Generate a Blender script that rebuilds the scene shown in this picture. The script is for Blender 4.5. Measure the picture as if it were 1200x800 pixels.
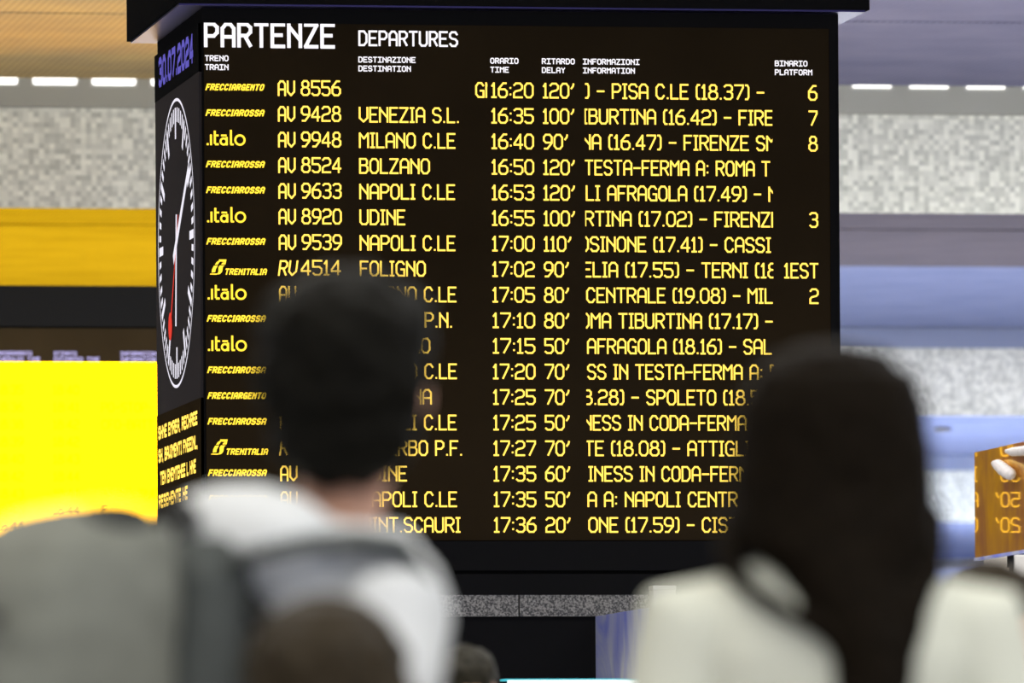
import bpy, bmesh, math, random
from mathutils import Vector, Matrix, noise

random.seed(7)
scene = bpy.context.scene
for o in list(bpy.data.objects):
    bpy.data.objects.remove(o, do_unlink=True)
C = scene.collection
R = math.radians

# ------------------------------------------------------------------ camera
cam_data = bpy.data.cameras.new('camera')
cam = bpy.data.objects.new('camera', cam_data)
C.objects.link(cam)
cam_data.sensor_width = 36.0
cam_data.lens = 300.0                      # long tele lens from across the hall
cam_data.shift_y = 610.0 / 1200.0          # level camera, rising front
cam_data.clip_end = 1000.0
cam_data.dof.use_dof = True
cam_data.dof.focus_distance = 36.4
cam_data.dof.aperture_fstop = 6.4
cam.matrix_world = (Matrix.Translation((0, 0, 1.0)) @ Matrix.Rotation(R(-9.5), 4, 'Z')
                    @ Matrix.Rotation(R(90), 4, 'X') @ Matrix.Rotation(-0.0065, 4, 'Z'))
scene.camera = cam

# ------------------------------------------------------------------ world, lamps, exposure
world = bpy.data.worlds.new('world')
scene.world = world
world.use_nodes = True
world.node_tree.nodes['Background'].inputs[0].default_value = (0.80, 0.84, 1.0, 1)
world.node_tree.nodes['Background'].inputs[1].default_value = 1.8

CEIL = 6.385
def area(x, y, e, sx=2.4, sy=0.6, col=(1.0, 0.98, 0.94)):  # bare lights added at ceiling height to brighten people, beams and soffits
    l = bpy.data.lights.new('ceiling_fill', 'AREA')
    l.shape = 'RECTANGLE'; l.size = sx; l.size_y = sy; l.energy = e; l.color = col
    o = bpy.data.objects.new('ceiling_fill', l); C.objects.link(o)
    o.location = (x, y, CEIL - 0.06)
for yy in (2.0, 8.0, 14.0, 22.0, 30.5):
    for xx in (-2.5, 2.0, 6.5, 11.0):
        area(xx, yy, 165.0, 3.6, 1.8)
for yy, en, cl in ((46.0, 2500.0, (0.98, 1.0, 0.93)), (74.0, 2400.0, (0.96, 0.98, 1.0)), (101.0, 5200.0, (0.84, 0.92, 1.0)), (128.0, 14000.0, (0.84, 0.92, 1.0))):
    for xx in (3.0, 10.0, 17.0, 24.0):
        area(xx, yy, en, col=cl)

scene.view_settings.view_transform = 'Standard'
scene.view_settings.look = 'None'
scene.view_settings.gamma = 1.0
scene.view_settings.use_curve_mapping = False
scene.view_settings.exposure = 0.0

# ------------------------------------------------------------------ materials
MATS = {}
def mat(name, col=(0.5, 0.5, 0.5), rough=0.5, metal=0.0, spec=0.5, noise_amt=0.0, noise_scale=8.0, bump=0.0):
    m = bpy.data.materials.new(name); m.use_nodes = True
    nt = m.node_tree; b = nt.nodes['Principled BSDF']
    b.inputs['Base Color'].default_value = (*col, 1)
    b.inputs['Roughness'].default_value = rough
    b.inputs['Metallic'].default_value = metal
    b.inputs['Specular IOR Level'].default_value = spec
    if noise_amt > 0 or bump > 0:
        tc = nt.nodes.new('ShaderNodeTexCoord'); n = nt.nodes.new('ShaderNodeTexNoise')
        n.inputs['Scale'].default_value = noise_scale; n.inputs['Detail'].default_value = 6
        nt.links.new(tc.outputs['Object'], n.inputs['Vector'])
        if noise_amt > 0:
            r = nt.nodes.new('ShaderNodeValToRGB')
            r.color_ramp.elements[0].position = 0.3; r.color_ramp.elements[1].position = 0.7
            r.color_ramp.elements[0].color = (*[c * (1 - noise_amt) for c in col], 1)
            r.color_ramp.elements[1].color = (*[min(1, c * (1 + noise_amt)) for c in col], 1)
            nt.links.new(n.outputs['Fac'], r.inputs['Fac'])
            nt.links.new(r.outputs['Color'], b.inputs['Base Color'])
        if bump > 0:
            bp = nt.nodes.new('ShaderNodeBump'); bp.inputs['Strength'].default_value = bump
            bp.inputs['Distance'].default_value = 0.01
            nt.links.new(n.outputs['Fac'], bp.inputs['Height'])
            nt.links.new(bp.outputs['Normal'], b.inputs['Normal'])
    MATS[name] = m
    return m
def glow(name, col, strength, sampled=False):
    m = bpy.data.materials.new(name); m.use_nodes = True
    nt = m.node_tree; nt.nodes.clear()
    e = nt.nodes.new('ShaderNodeEmission'); o = nt.nodes.new('ShaderNodeOutputMaterial')
    e.inputs[0].default_value = (*col, 1); e.inputs[1].default_value = strength
    nt.links.new(e.outputs[0], o.inputs[0])
    if not sampled: m.cycles.emission_sampling = 'NONE'
    MATS[name] = m
    return m

mat('cabinet_black', (0.011, 0.011, 0.012), 0.6, spec=0.0)
mat('seam_black', (0.002, 0.002, 0.002), 0.8, spec=0.1)
mat('screen_dark', (0.028, 0.0195, 0.0105), 0.6, spec=0.0, noise_amt=0.12, noise_scale=2.0)
mat('screen_grey', (0.045, 0.041, 0.045), 0.6, spec=0.0)
mat('underside', (0.045, 0.040, 0.13), 0.38, metal=1.0)
mat('fascia_grey', (0.42, 0.42, 0.39), 0.6, noise_amt=0.04, noise_scale=1.5)
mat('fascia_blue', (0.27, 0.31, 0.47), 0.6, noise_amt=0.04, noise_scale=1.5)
mat('sensor_grey', (0.10, 0.095, 0.10), 0.6)
mat('lamp_frame', (0.6, 0.6, 0.6), 0.5)
mat('floor_stone', (0.34, 0.335, 0.33), 0.35, noise_amt=0.15, noise_scale=0.7)
mat('wall_plaster', (0.45, 0.45, 0.47), 0.8, noise_amt=0.05)
mat('steel', (0.5, 0.5, 0.52), 0.35, metal=0.9)
mat('post_grey', (0.36, 0.36, 0.36), 0.35, metal=0.3)
mat('white_plastic', (0.80, 0.78, 0.74), 0.45)
mat('cream_plastic', (0.62, 0.56, 0.47), 0.5)
mat('clamp_white', (0.82, 0.78, 0.78), 0.6, noise_amt=0.1, noise_scale=40)
mat('skin', (0.50, 0.27, 0.18), 0.5, noise_amt=0.06, noise_scale=30)
mat('skin_light', (0.58, 0.34, 0.24), 0.5, noise_amt=0.06, noise_scale=30)
mat('hair_black', (0.0036, 0.0031, 0.0016), 0.60, spec=0.08, noise_amt=0.4, noise_scale=60, bump=0.5)
mat('hair_dark_brown', (0.0058, 0.0037, 0.0016), 0.65, spec=0.05, noise_amt=0.4, noise_scale=60, bump=0.5)
mat('hair_brown', (0.024, 0.017, 0.008), 0.55, spec=0.12, noise_amt=0.4, noise_scale=60, bump=0.5)
mat('hair_grey_brown', (0.026, 0.023, 0.014), 0.55, spec=0.12, noise_amt=0.5, noise_scale=60, bump=0.5)
mat('shirt_white', (0.61, 0.63, 0.63), 0.85, spec=0.15, noise_amt=0.03, noise_scale=14, bump=0.15)
mat('blouse_cream', (0.61, 0.625, 0.525), 0.85, spec=0.15, noise_amt=0.03, noise_scale=14, bump=0.15)
mat('shirt_blue', (0.10, 0.13, 0.22), 0.85, spec=0.15, noise_amt=0.05)
mat('shirt_grey', (0.25, 0.25, 0.26), 0.85, spec=0.15, noise_amt=0.05)
mat('trousers_dark', (0.03, 0.035, 0.05), 0.85, spec=0.15, noise_amt=0.1)
mat('shoe', (0.04, 0.04, 0.04), 0.6)
mat('pack_fabric', (0.165, 0.172, 0.145), 0.85, spec=0.2, noise_amt=0.12, noise_scale=25, bump=0.2)
mat('pack_dark', (0.028, 0.029, 0.028), 0.8, spec=0.2, noise_amt=0.1, noise_scale=25)
mat('strap_grey', (0.060, 0.067, 0.063), 0.8, spec=0.2, noise_amt=0.1, noise_scale=40)
mat('strap_blue', (0.045, 0.055, 0.10), 0.8, spec=0.2)
mat('buckle_metal', (0.75, 0.75, 0.68), 0.25, metal=0.6)
mat('eye_white', (0.8, 0.8, 0.78), 0.2)
mat('lips', (0.42, 0.16, 0.13), 0.5)

glow('led_yellow', (1.0, 0.66, 0.095), 1.75)
glow('led_logo', (1.0, 0.68, 0.045), 1.6)
glow('led_white', (0.97, 0.94, 1.0), 1.15)
glow('led_heading', (0.62, 0.56, 1.0), 1.15)
glow('led_violet', (0.20, 0.17, 0.80), 0.62)
glow('led_clock', (0.93, 0.90, 1.0), 1.0)
glow('led_red', (0.85, 0.06, 0.04), 0.95)
glow('arrivals_yellow', (1.0, 0.50, 0.0008), 8.0, True)
glow('arrivals_text', (1.0, 0.52, 0.0), 1.8)
glow('lamp_white', (1.0, 0.98, 0.92), 2.2, True)
glow('totem_screen', (0.86, 1.0, 1.0), 2.2, True)
glow('totem_cyan', (0.10, 0.72, 0.85), 1.0)
glow('added_blue_glow', (0.36, 0.46, 1.0), 0.8, True)

def nodes(name):
    m = bpy.data.materials.new(name); m.use_nodes = True
    MATS[name] = m
    return m, m.node_tree, m.node_tree.nodes['Principled BSDF']

# ceiling panels of narrow slats along the hall; reflected light is put into their colour
def lit_panel(name, c1, c2, rough=0.6, metal=0.0):
    m, nt, b = nodes(name)
    tc = nt.nodes.new('ShaderNodeTexCoord'); sx = nt.nodes.new('ShaderNodeSeparateXYZ')
    nt.links.new(tc.outputs['Object'], sx.inputs[0])
    w = nt.nodes.new('ShaderNodeMath'); w.operation = 'MULTIPLY'; w.inputs[1].default_value = 2 * math.pi / 0.047
    nt.links.new(sx.outputs['X'], w.inputs[0])
    sn = nt.nodes.new('ShaderNodeMath'); sn.operation = 'SINE'; nt.links.new(w.outputs[0], sn.inputs[0])
    mp = nt.nodes.new('ShaderNodeMapRange'); mp.inputs[1].default_value = -1; mp.inputs[2].default_value = 1
    mp.inputs[3].default_value = 0.78; mp.inputs[4].default_value = 1.0
    nt.links.new(sn.outputs[0], mp.inputs[0])
    no = nt.nodes.new('ShaderNodeTexNoise'); no.inputs['Scale'].default_value = 1.6; no.inputs['Detail'].default_value = 5
    nt.links.new(tc.outputs['Object'], no.inputs['Vector'])
    rp = nt.nodes.new('ShaderNodeValToRGB')
    rp.color_ramp.elements[0].position = 0.3; rp.color_ramp.elements[0].color = (*c1, 1)
    rp.color_ramp.elements[1].position = 0.7; rp.color_ramp.elements[1].color = (*c2, 1)
    nt.links.new(no.outputs['Fac'], rp.inputs['Fac'])
    mx = nt.nodes.new('ShaderNodeVectorMath'); mx.operation = 'SCALE'
    nt.links.new(rp.outputs['Color'], mx.inputs[0]); nt.links.new(mp.outputs[0], mx.inputs['Scale'])
    nt.links.new(mx.outputs[0], b.inputs['Base Color'])
    b.inputs['Metallic'].default_value = metal; b.inputs['Roughness'].default_value = rough
    b.inputs['Specular IOR Level'].default_value = 0.0
    bp = nt.nodes.new('ShaderNodeBump'); bp.inputs['Strength'].default_value = 0.10; bp.inputs['Distance'].default_value = 0.01
    nt.links.new(sn.outputs[0], bp.inputs['Height']); nt.links.new(bp.outputs['Normal'], b.inputs['Normal'])
lit_panel('panel_lit_orange', (0.44, 0.33, 0.195), (0.58, 0.42, 0.205))
lit_panel('panel_lit_yellow', (0.46, 0.265, 0.006), (0.54, 0.320, 0.008))
lit_panel('panel_lit_violet', (0.205, 0.205, 0.330), (0.255, 0.252, 0.385))
lit_panel('panel_lit_plum', (0.128, 0.118, 0.150), (0.148, 0.134, 0.168))
lit_panel('panel_lit_blue', (0.190, 0.225, 0.400), (0.225, 0.260, 0.450))

# small stone mosaic
m, nt, b = nodes('mosaic')
tc = nt.nodes.new('ShaderNodeTexCoord')
sc = nt.nodes.new('ShaderNodeVectorMath'); sc.operation = 'SCALE'; sc.inputs['Scale'].default_value = 1 / 0.036
nt.links.new(tc.outputs['Object'], sc.inputs[0])
fl = nt.nodes.new('ShaderNodeVectorMath'); fl.operation = 'FLOOR'; nt.links.new(sc.outputs[0], fl.inputs[0])
wn = nt.nodes.new('ShaderNodeTexWhiteNoise'); nt.links.new(fl.outputs[0], wn.inputs['Vector'])
no = nt.nodes.new('ShaderNodeTexNoise'); no.inputs['Scale'].default_value = 2.2; no.inputs['Detail'].default_value = 3
nt.links.new(tc.outputs['Object'], no.inputs['Vector'])
ad = nt.nodes.new('ShaderNodeMath'); ad.operation = 'MULTIPLY_ADD'; ad.inputs[1].default_value = 0.5
nt.links.new(no.outputs['Fac'], ad.inputs[0])
hf = nt.nodes.new('ShaderNodeMath'); hf.operation = 'MULTIPLY'; hf.inputs[1].default_value = 0.75
nt.links.new(wn.outputs['Value'], hf.inputs[0]); nt.links.new(hf.outputs[0], ad.inputs[2])
rp = nt.nodes.new('ShaderNodeValToRGB')
rp.color_ramp.elements[0].position = 0.1; rp.color_ramp.elements[0].color = (0.44, 0.45, 0.42, 1)
rp.color_ramp.elements[1].position = 1.0; rp.color_ramp.elements[1].color = (0.93, 0.93, 0.87, 1)
nt.links.new(ad.outputs[0], rp.inputs['Fac']); nt.links.new(rp.outputs['Color'], b.inputs['Base Color'])
b.inputs['Roughness'].default_value = 0.55

# speckled granite
m, nt, b = nodes('granite')
tc = nt.nodes.new('ShaderNodeTexCoord')
no = nt.nodes.new('ShaderNodeTexNoise'); no.inputs['Scale'].default_value = 120; no.inputs['Detail'].default_value = 4
nt.links.new(tc.outputs['Object'], no.inputs['Vector'])
rp = nt.nodes.new('ShaderNodeValToRGB')
rp.color_ramp.elements[0].position = 0.40; rp.color_ramp.elements[0].color = (0.03, 0.03, 0.03, 1)
rp.color_ramp.elements[1].position = 0.62; rp.color_ramp.elements[1].color = (0.30, 0.29, 0.275, 1)
nt.links.new(no.outputs['Fac'], rp.inputs['Fac']); nt.links.new(rp.outputs['Color'], b.inputs['Base Color'])
b.inputs['Roughness'].default_value = 0.3

# amber mirror panel and blue glass: glossy sheet over a streaky coloured base
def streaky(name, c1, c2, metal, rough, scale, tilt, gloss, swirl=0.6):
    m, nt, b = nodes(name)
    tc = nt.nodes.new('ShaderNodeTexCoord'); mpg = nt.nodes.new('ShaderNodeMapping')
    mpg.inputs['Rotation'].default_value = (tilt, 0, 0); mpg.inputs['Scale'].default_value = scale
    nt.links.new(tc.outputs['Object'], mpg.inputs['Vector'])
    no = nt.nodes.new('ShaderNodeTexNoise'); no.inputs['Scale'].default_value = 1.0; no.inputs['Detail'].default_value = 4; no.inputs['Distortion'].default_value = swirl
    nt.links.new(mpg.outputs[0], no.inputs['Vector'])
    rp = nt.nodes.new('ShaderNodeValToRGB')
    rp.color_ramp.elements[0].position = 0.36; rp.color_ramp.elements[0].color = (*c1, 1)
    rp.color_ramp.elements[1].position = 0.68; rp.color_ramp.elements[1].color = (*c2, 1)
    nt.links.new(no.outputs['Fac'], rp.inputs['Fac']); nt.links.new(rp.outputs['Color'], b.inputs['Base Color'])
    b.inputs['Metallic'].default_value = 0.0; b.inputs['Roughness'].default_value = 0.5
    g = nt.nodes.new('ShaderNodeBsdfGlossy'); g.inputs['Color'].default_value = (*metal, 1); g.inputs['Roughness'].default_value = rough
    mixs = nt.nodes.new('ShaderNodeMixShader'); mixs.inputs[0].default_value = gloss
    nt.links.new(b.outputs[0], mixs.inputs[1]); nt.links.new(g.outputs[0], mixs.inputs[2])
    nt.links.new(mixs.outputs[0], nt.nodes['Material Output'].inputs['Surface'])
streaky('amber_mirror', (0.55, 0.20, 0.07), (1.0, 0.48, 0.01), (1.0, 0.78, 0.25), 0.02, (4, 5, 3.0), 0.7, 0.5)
streaky('blue_glass', (0.24, 0.30, 1.0), (0.72, 0.78, 1.0), (0.7, 0.75, 1.0), 0.08, (3, 2.2, 1.4), 0.3, 0.12, 2.5)

# ------------------------------------------------------------------ helpers
class MB:
    def __init__(s): s.v = []; s.f = []
    def poly(s, pts):
        n = len(s.v); s.v += [tuple(p) for p in pts]; s.f.append(tuple(range(n, n + len(pts))))
    def box(s, x0, x1, y0, y1, z0, z1):
        n = len(s.v)
        s.v += [(x0, y0, z0), (x1, y0, z0), (x1, y1, z0), (x0, y1, z0), (x0, y0, z1), (x1, y0, z1), (x1, y1, z1), (x0, y1, z1)]
        for f in ((0, 3, 2, 1), (4, 5, 6, 7), (0, 1, 5, 4), (1, 2, 6, 5), (2, 3, 7, 6), (3, 0, 4, 7)):
            s.f.append(tuple(n + i for i in f))
    def loft(s, rings, cap=True):
        n = len(s.v); k = len(rings[0])
        for r in rings: s.v += [tuple(p) for p in r]
        for i in range(len(rings) - 1):
            for j in range(k):
                a = n + i * k + j; b2 = n + i * k + (j + 1) % k
                s.f.append((a, b2, b2 + k, a + k))
        if cap:
            s.f.append(tuple(n + j for j in reversed(range(k))))
            s.f.append(tuple(n + (len(rings) - 1) * k + j for j in range(k)))
    def tube(s, pts, rad, seg=12, flat=None):
        # round (or flattened) tube through points; rad is a number or one per point
        pts = [Vector(p) for p in pts]
        if not hasattr(rad, '__len__'): rad = [rad] * len(pts)
        rings = []; up = None
        for i, p in enumerate(pts):
            t = (pts[min(i + 1, len(pts) - 1)] - pts[max(i - 1, 0)]).normalized()
            if up is None:
                up = Vector((1, 0, 0)) if abs(t.x) < 0.8 else Vector((0, 1, 0))
            up = (up - t * up.dot(t)).normalized(); q = t.cross(up)
            f1, f2 = flat if flat else (1, 1)
            rings.append([p + up * (math.cos(2 * math.pi * j / seg) * rad[i] * f1) + q * (math.sin(2 * math.pi * j / seg) * rad[i] * f2) for j in range(seg)])
        s.loft(rings)
    def ell(s, c, r, rot=None, nu=20, nv=12):
        c = Vector(c); rings = []
        for i in range(1, nv):
            a = math.pi * i / nv
            ring = []
            for j in range(nu):
                t = 2 * math.pi * j / nu
                p = Vector((r[0] * math.sin(a) * math.cos(t), r[1] * math.sin(a) * math.sin(t), -r[2] * math.cos(a)))
                if rot: p = rot @ p
                ring.append(c + p)
            rings.append(ring)
        s.loft(rings)
    def mesh(s, name):
        me = bpy.data.meshes.new(name); me.from_pydata(s.v, [], s.f); me.update()
        return me

def obj(name, mesh, material, parent=None, smooth=False, bevel=0.0):
    if isinstance(mesh, MB): mesh = mesh.mesh(name)
    mesh.materials.clear(); mesh.materials.append(MATS[material])
    if smooth:
        for p in mesh.polygons: p.use_smooth = True
    o = bpy.data.objects.new(name, mesh); C.objects.link(o)
    if parent: o.parent = parent
    if bevel > 0:
        bv = o.modifiers.new('bevel', 'BEVEL'); bv.width = bevel; bv.segments = 2; bv.limit_method = 'ANGLE'
    return o
def tag(o, label, cat, group=None):
    o['label'] = label; o['category'] = cat
    if group: o['group'] = group
    return o
def thing(name, label, cat, loc=(0, 0, 0), rz=0.0, group=None):
    o = bpy.data.objects.new(name, None); C.objects.link(o)
    o.location = loc; o.rotation_euler = (0, 0, rz); o.empty_display_size = 0.1
    return tag(o, label, cat, group)
def structure(name, mesh, material, parent=None):
    o = obj(name, mesh, material, parent)
    if not parent: o['kind'] = 'structure'
    return o
def bx(*a):
    q = MB(); q.box(*a); return q

# ------------------------------------------------------------------ the hall
structure('floor', bx(-45, 75, -12, 170, -0.2, 0), 'floor_stone')
ceil = structure('ceiling', bx(-45, 75, -12, 170, CEIL + 0.05, CEIL + 0.35), 'wall_plaster')
BEAMS = [4.95, 31.55, 58.15, 84.70, 111.40]
BOT = 5.50
# slatted metal panels hung below the slab, bay by bay
edges = [-12]
for yb in BEAMS: edges += [yb, yb + 0.07]
edges.append(150)
for i in range(0, len(edges), 2):
    y0, y1 = edges[i], edges[i + 1]
    n = max(1, round((y1 - y0) / 4.2))
    for k in range(n):
        a = y0 + (y1 - y0) * k / n; b2 = y0 + (y1 - y0) * (k + 1) / n
        dz = 0.004 * ((k * 7 + i) % 3)
        xs = 0.1673 * (y0 + y1) / 2          # yellow light painted on the clock-side panels, blue light on the others
        warm = 'panel_lit_orange' if y1 < 60 else 'panel_lit_yellow'
        cool = 'panel_lit_violet' if y1 < 60 else 'panel_lit_plum' if y1 < 90 and k < n * 0.66 else 'panel_lit_blue'
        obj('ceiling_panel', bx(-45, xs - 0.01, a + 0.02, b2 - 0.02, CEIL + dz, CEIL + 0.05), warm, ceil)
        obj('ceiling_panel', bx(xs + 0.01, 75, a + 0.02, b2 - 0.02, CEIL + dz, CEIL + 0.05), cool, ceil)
for i, yb in enumerate(BEAMS):
    t = structure('trim_%d' % (i + 1), bx(-45, 75, yb + 0.02, yb + 0.07, BOT + 0.01, CEIL + 0.05), 'fascia_grey')
    obj('mosaic_facing', bx(-45, 75, yb, yb + 0.02, BOT, 6.185), 'mosaic', t)
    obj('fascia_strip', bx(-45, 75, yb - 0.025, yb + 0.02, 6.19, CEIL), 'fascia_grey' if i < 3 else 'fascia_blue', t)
wb = structure('wall_back', bx(-45, 75, 150, 150.4, 0, CEIL), 'wall_plaster')
for k in range(12):
    x0 = 2 + k * 6.0
    wdw = structure('added_window_%d' % (k + 1), bx(x0, x0 + 5.4, 149.86, 149.98, 1.1, 6.3), 'steel')
    for a in range(3):
        obj('pane', bx(x0 + 0.1 + a * 1.76, x0 + 1.74 + a * 1.76, 149.82, 149.85, 1.2, 6.2), 'added_blue_glow', wdw)  # glowing panes added at the far end to cast blue onto the ceiling

# lamps set in the grey strip at the head of the beam behind the board
def ceiling_light(x0, w_, h, label, group):
    yb = BEAMS[2]
    t = thing('ceiling_light', label, 'light', (x0, yb - 0.025, CEIL - h), 0, group)
    q = MB(); rr = min(0.018, h * 0.4); ring = []
    for cx, cz, a0 in ((w_ - rr, rr, -90), (w_ - 0.001, h - 0.001, 0), (0.001, h - 0.001, 90), (rr, rr, 180)):
        r_ = rr if a0 in (-90, 180) else 0.001
        for s_ in range(4):
            a = R(a0 + s_ * 30); ring.append((cx + r_ * math.cos(a), cz + r_ * math.sin(a)))
    q.loft([[(p[0], 0.0, p[1]) for p in ring], [(p[0], -0.012, p[1]) for p in ring]])
    obj('diffuser', q, 'lamp_white', t)
    obj('frame', bx(-0.012, w_ + 0.012, -0.004, 0.0, -0.012, h), 'lamp_frame', t)
for x in [6.031 + 0.407 * k for k in range(5)]:
    ceiling_light(x, 0.30, 0.044, 'thick white lamp in the grey beam strip, on the clock side of the departures board', 'thick lamps along the beam')
for x in [12.1635 + 0.4050 * k for k in range(-2, 6)]:
    ceiling_light(x, 0.272, 0.017, 'slim white lamp in the grey beam strip, on the platform-number side of the departures board', 'slim lamps along the beam')

# ------------------------------------------------------------------ LED lettering (stroke font, centre lines)
G = {
'A': (10.8, [[(0,0),(0,4.8),(1.2,6),(2.8,6),(4,4.8),(4,0)], [(0,2.5),(4,2.5)]]),
'B': (10.6, [[(0,0),(0,6),(3,6),(3.7,5.3),(3.7,4),(3,3.3),(0,3.3)], [(3,3.3),(4,2.4),(4,1),(3,0),(0,0)]]),
'C': (10.6, [[(4,4.7),(2.9,6),(1.2,6),(0,4.7),(0,1.3),(1.2,0),(2.9,0),(4,1.3)]]),
'D': (10.8, [[(0,0),(0,6),(2.6,6),(4,4.6),(4,1.4),(2.6,0),(0,0)]]),
'E': (10.0, [[(4,6),(0,6),(0,0),(4,0)], [(0,3.1),(3.2,3.1)]]),
'F': (10.0, [[(0,0),(0,6),(4,6)], [(0,3.0),(3.2,3.0)]]),
'G': (10.8, [[(4,4.8),(2.9,6),(1.2,6),(0,4.7),(0,1.3),(1.2,0),(4,0),(4,2.7),(2.4,2.7)]]),
'H': (10.6, [[(0,0),(0,6)], [(4,0),(4,6)], [(0,3),(4,3)]]),
'I': (5.9, [[(0,6),(4,6)], [(2,6),(2,0)], [(0,0),(4,0)]]),
'L': (9.6, [[(0,6),(0,0),(4,0)]]),
'M': (11.4, [[(0,0),(0,6),(2,3.7),(4,6),(4,0)]]),
'N': (10.6, [[(0,0),(0,6)], [(0,5.6),(4,1.7)], [(4,0),(4,6)]]),
'O': (10.8, [[(1.1,0),(0,1.2),(0,4.8),(1.1,6),(2.9,6),(4,4.8),(4,1.2),(2.9,0),(1.1,0)]]),
'P': (10.6, [[(0,0),(0,6),(2.8,6),(4,5.1),(4,3.7),(2.8,2.7),(0,2.7)]]),
'Q': (10.6, [[(1.1,0),(0,1.2),(0,4.8),(1.1,6),(2.9,6),(4,4.8),(4,1.2),(2.9,0),(1.1,0)], [(2.4,1.4),(4,0)]]),
'R': (10.8, [[(0,0),(0,6),(2.8,6),(4,5.1),(4,3.9),(2.8,2.9),(0,2.9)], [(2.0,2.9),(4,0)]]),
'S': (10.6, [[(4,4.9),(3,6),(1,6),(0,5.1),(0,4),(1,3.2),(3,2.9),(4,2),(4,1),(3,0),(1,0),(0,1.0)]]),
'T': (10.8, [[(0,6),(4,6)], [(2,6),(2,0)]]),
'U': (10.6, [[(0,6),(0,1),(1,0),(3,0),(4,1),(4,6)]]),
'V': (10.8, [[(0,6),(0,1.6),(2,0),(4,1.6),(4,6)]]),
'Y': (10.6, [[(0,6),(2,3),(4,6)], [(2,3),(2,0)]]),
'Z': (10.8, [[(0,6),(4,6),(0,0),(4,0)]]),
'0': (11.0, [[(1.1,0),(0,1.2),(0,4.8),(1.1,6),(2.9,6),(4,4.8),(4,1.2),(2.9,0),(1.1,0)]]),
'1': (6.6, [[(0,4.7),(2,6),(2,0)], [(0,0),(4,0)]]),
'2': (11.2, [[(0,5.1),(1,6),(3,6),(4,5.1),(4,3.9),(3.2,3.1),(0.8,2.6),(0,1.8),(0,0),(4,0)]]),
'3': (11.0, [[(0,5.3),(1,6),(3,6),(3.9,5.2),(3.9,3.9),(3,3.2),(1.6,3.2)], [(3,3.2),(4,2.3),(4,0.9),(3,0),(1,0),(0,0.7)]]),
'4': (11.0, [[(3,0),(3,6),(0,2.2),(0,1.6),(4,1.6)]]),
'5': (11.0, [[(4,6),(0,6),(0,3.4),(3,3.4),(4,2.5),(4,1),(3,0),(1,0),(0,0.7)]]),
'6': (11.2, [[(3.6,6),(2.2,6),(0,3.6),(0,1),(1,0),(3,0),(4,1),(4,2.5),(3,3.4),(0.4,3.4)]]),
'7': (11.0, [[(0,6),(4,6),(4,5),(1.2,0)]]),
'8': (11.2, [[(1.2,6),(0.4,5.2),(0.4,4.1),(1.2,3.3),(2.8,3.3),(3.6,4.1),(3.6,5.2),(2.8,6),(1.2,6)], [(1.2,3.3),(0,2.3),(0,0.9),(1,0),(3,0),(4,0.9),(4,2.3),(2.8,3.3)]]),
'9': (11.2, [[(0.4,0),(1.8,0),(4,2.4),(4,5),(3,6),(1,6),(0,5),(0,3.5),(1,2.6),(3.8,2.6)]]),
'.': (3.8, [[(1.6,0.15),(2.4,0.15)]]),
',': (3.4, [[(2,0.4),(1.2,-1)]]),
':': (3.8, [[(1.6,1.2),(2.4,1.2)], [(1.6,4.0),(2.4,4.0)]]),
'-': (9.0, [[(0,2.9),(4,2.9)]]),
"'": (4.8, [[(4,6),(3.2,5.0),(0,3.9)]]),
'(': (5.2, [[(4,6),(1.6,6),(0,5),(0,1),(1.6,0),(4,0)]]),
')': (5.2, [[(0,6),(2.4,6),(4,5),(4,1),(2.4,0),(0,0)]]),
}
GAP, SPACE, STROKE = 1.1, 6.9, 2.1
def width(text, mono=None, sp=SPACE):
    if mono: return mono * len(text) - GAP
    t = 0.0
    for ch in text: t += (sp if ch == ' ' else G[ch][0] + GAP)
    return t - GAP
def clip(pts, a, b2):
    for s_, lim in ((1, a), (-1, b2)):
        out = []
        for i in range(len(pts)):
            p, q = pts[i], pts[(i + 1) % len(pts)]
            dp, dq = s_ * (p[0] - lim), s_ * (q[0] - lim)
            if dp >= 0: out.append(p)
            if dp * dq < 0:
                t = dp / (dp - dq); out.append((p[0] + (q[0] - p[0]) * t, p[1] + (q[1] - p[1]) * t))
        pts = out
        if len(pts) < 3: return []
    return pts
def letters(text, h, place, x0, zc, w_total=None, unit=None, mono=None, stroke=None, shear=0.0, win=None, lift=0.0):
    """flat LED strokes; h glyph height in metres; place(u, v) -> 3D point on the panel"""
    q = MB(); s_v = h / 18.3
    s_u = unit if unit else s_v
    if w_total: s_u = w_total / width(text, mono)
    st = (stroke if stroke else STROKE * s_v)
    x = x0
    for ch in text:
        if ch == ' ':
            x += (mono if mono else SPACE) * s_u; continue
        wd, strokes = G[ch]
        wd = (mono - GAP) if mono and ch not in '.,:' else wd
        cw = wd * s_u - st; chh = h - st
        off = (mono - GAP - wd) * s_u / 2 if mono and ch in '.,:' else 0
        for line in strokes:
            P = [(x + off + st / 2 + p[0] / 4 * cw, zc - h / 2 + st / 2 + p[1] / 6 * chh) for p in line]
            for a, b2 in zip(P[:-1], P[1:]):
                dx, dz = b2[0] - a[0], b2[1] - a[1]; L = math.hypot(dx, dz)
                if L < 1e-9: continue
                ex, ez = dx / L * st / 2, dz / L * st / 2
                k2 = 0.8 if (abs(dx) < 1e-6 or abs(dz) < 1e-6) else 0.45
                quad = [(a[0] - ex * k2 - ez, a[1] - ez * k2 + ex), (a[0] - ex * k2 + ez, a[1] - ez * k2 - ex),
                        (b2[0] + ex * k2 + ez, b2[1] + ez * k2 - ex), (b2[0] + ex * k2 - ez, b2[1] + ez * k2 + ex)]
                if shear: quad = [(p[0] + shear * (p[1] - zc), p[1]) for p in quad]
                if win: quad = clip(quad, *win)
                if quad: q.poly([place(p[0], p[1], lift) for p in quad])
        x += (mono if mono else wd + GAP) * s_u
    return q

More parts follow.
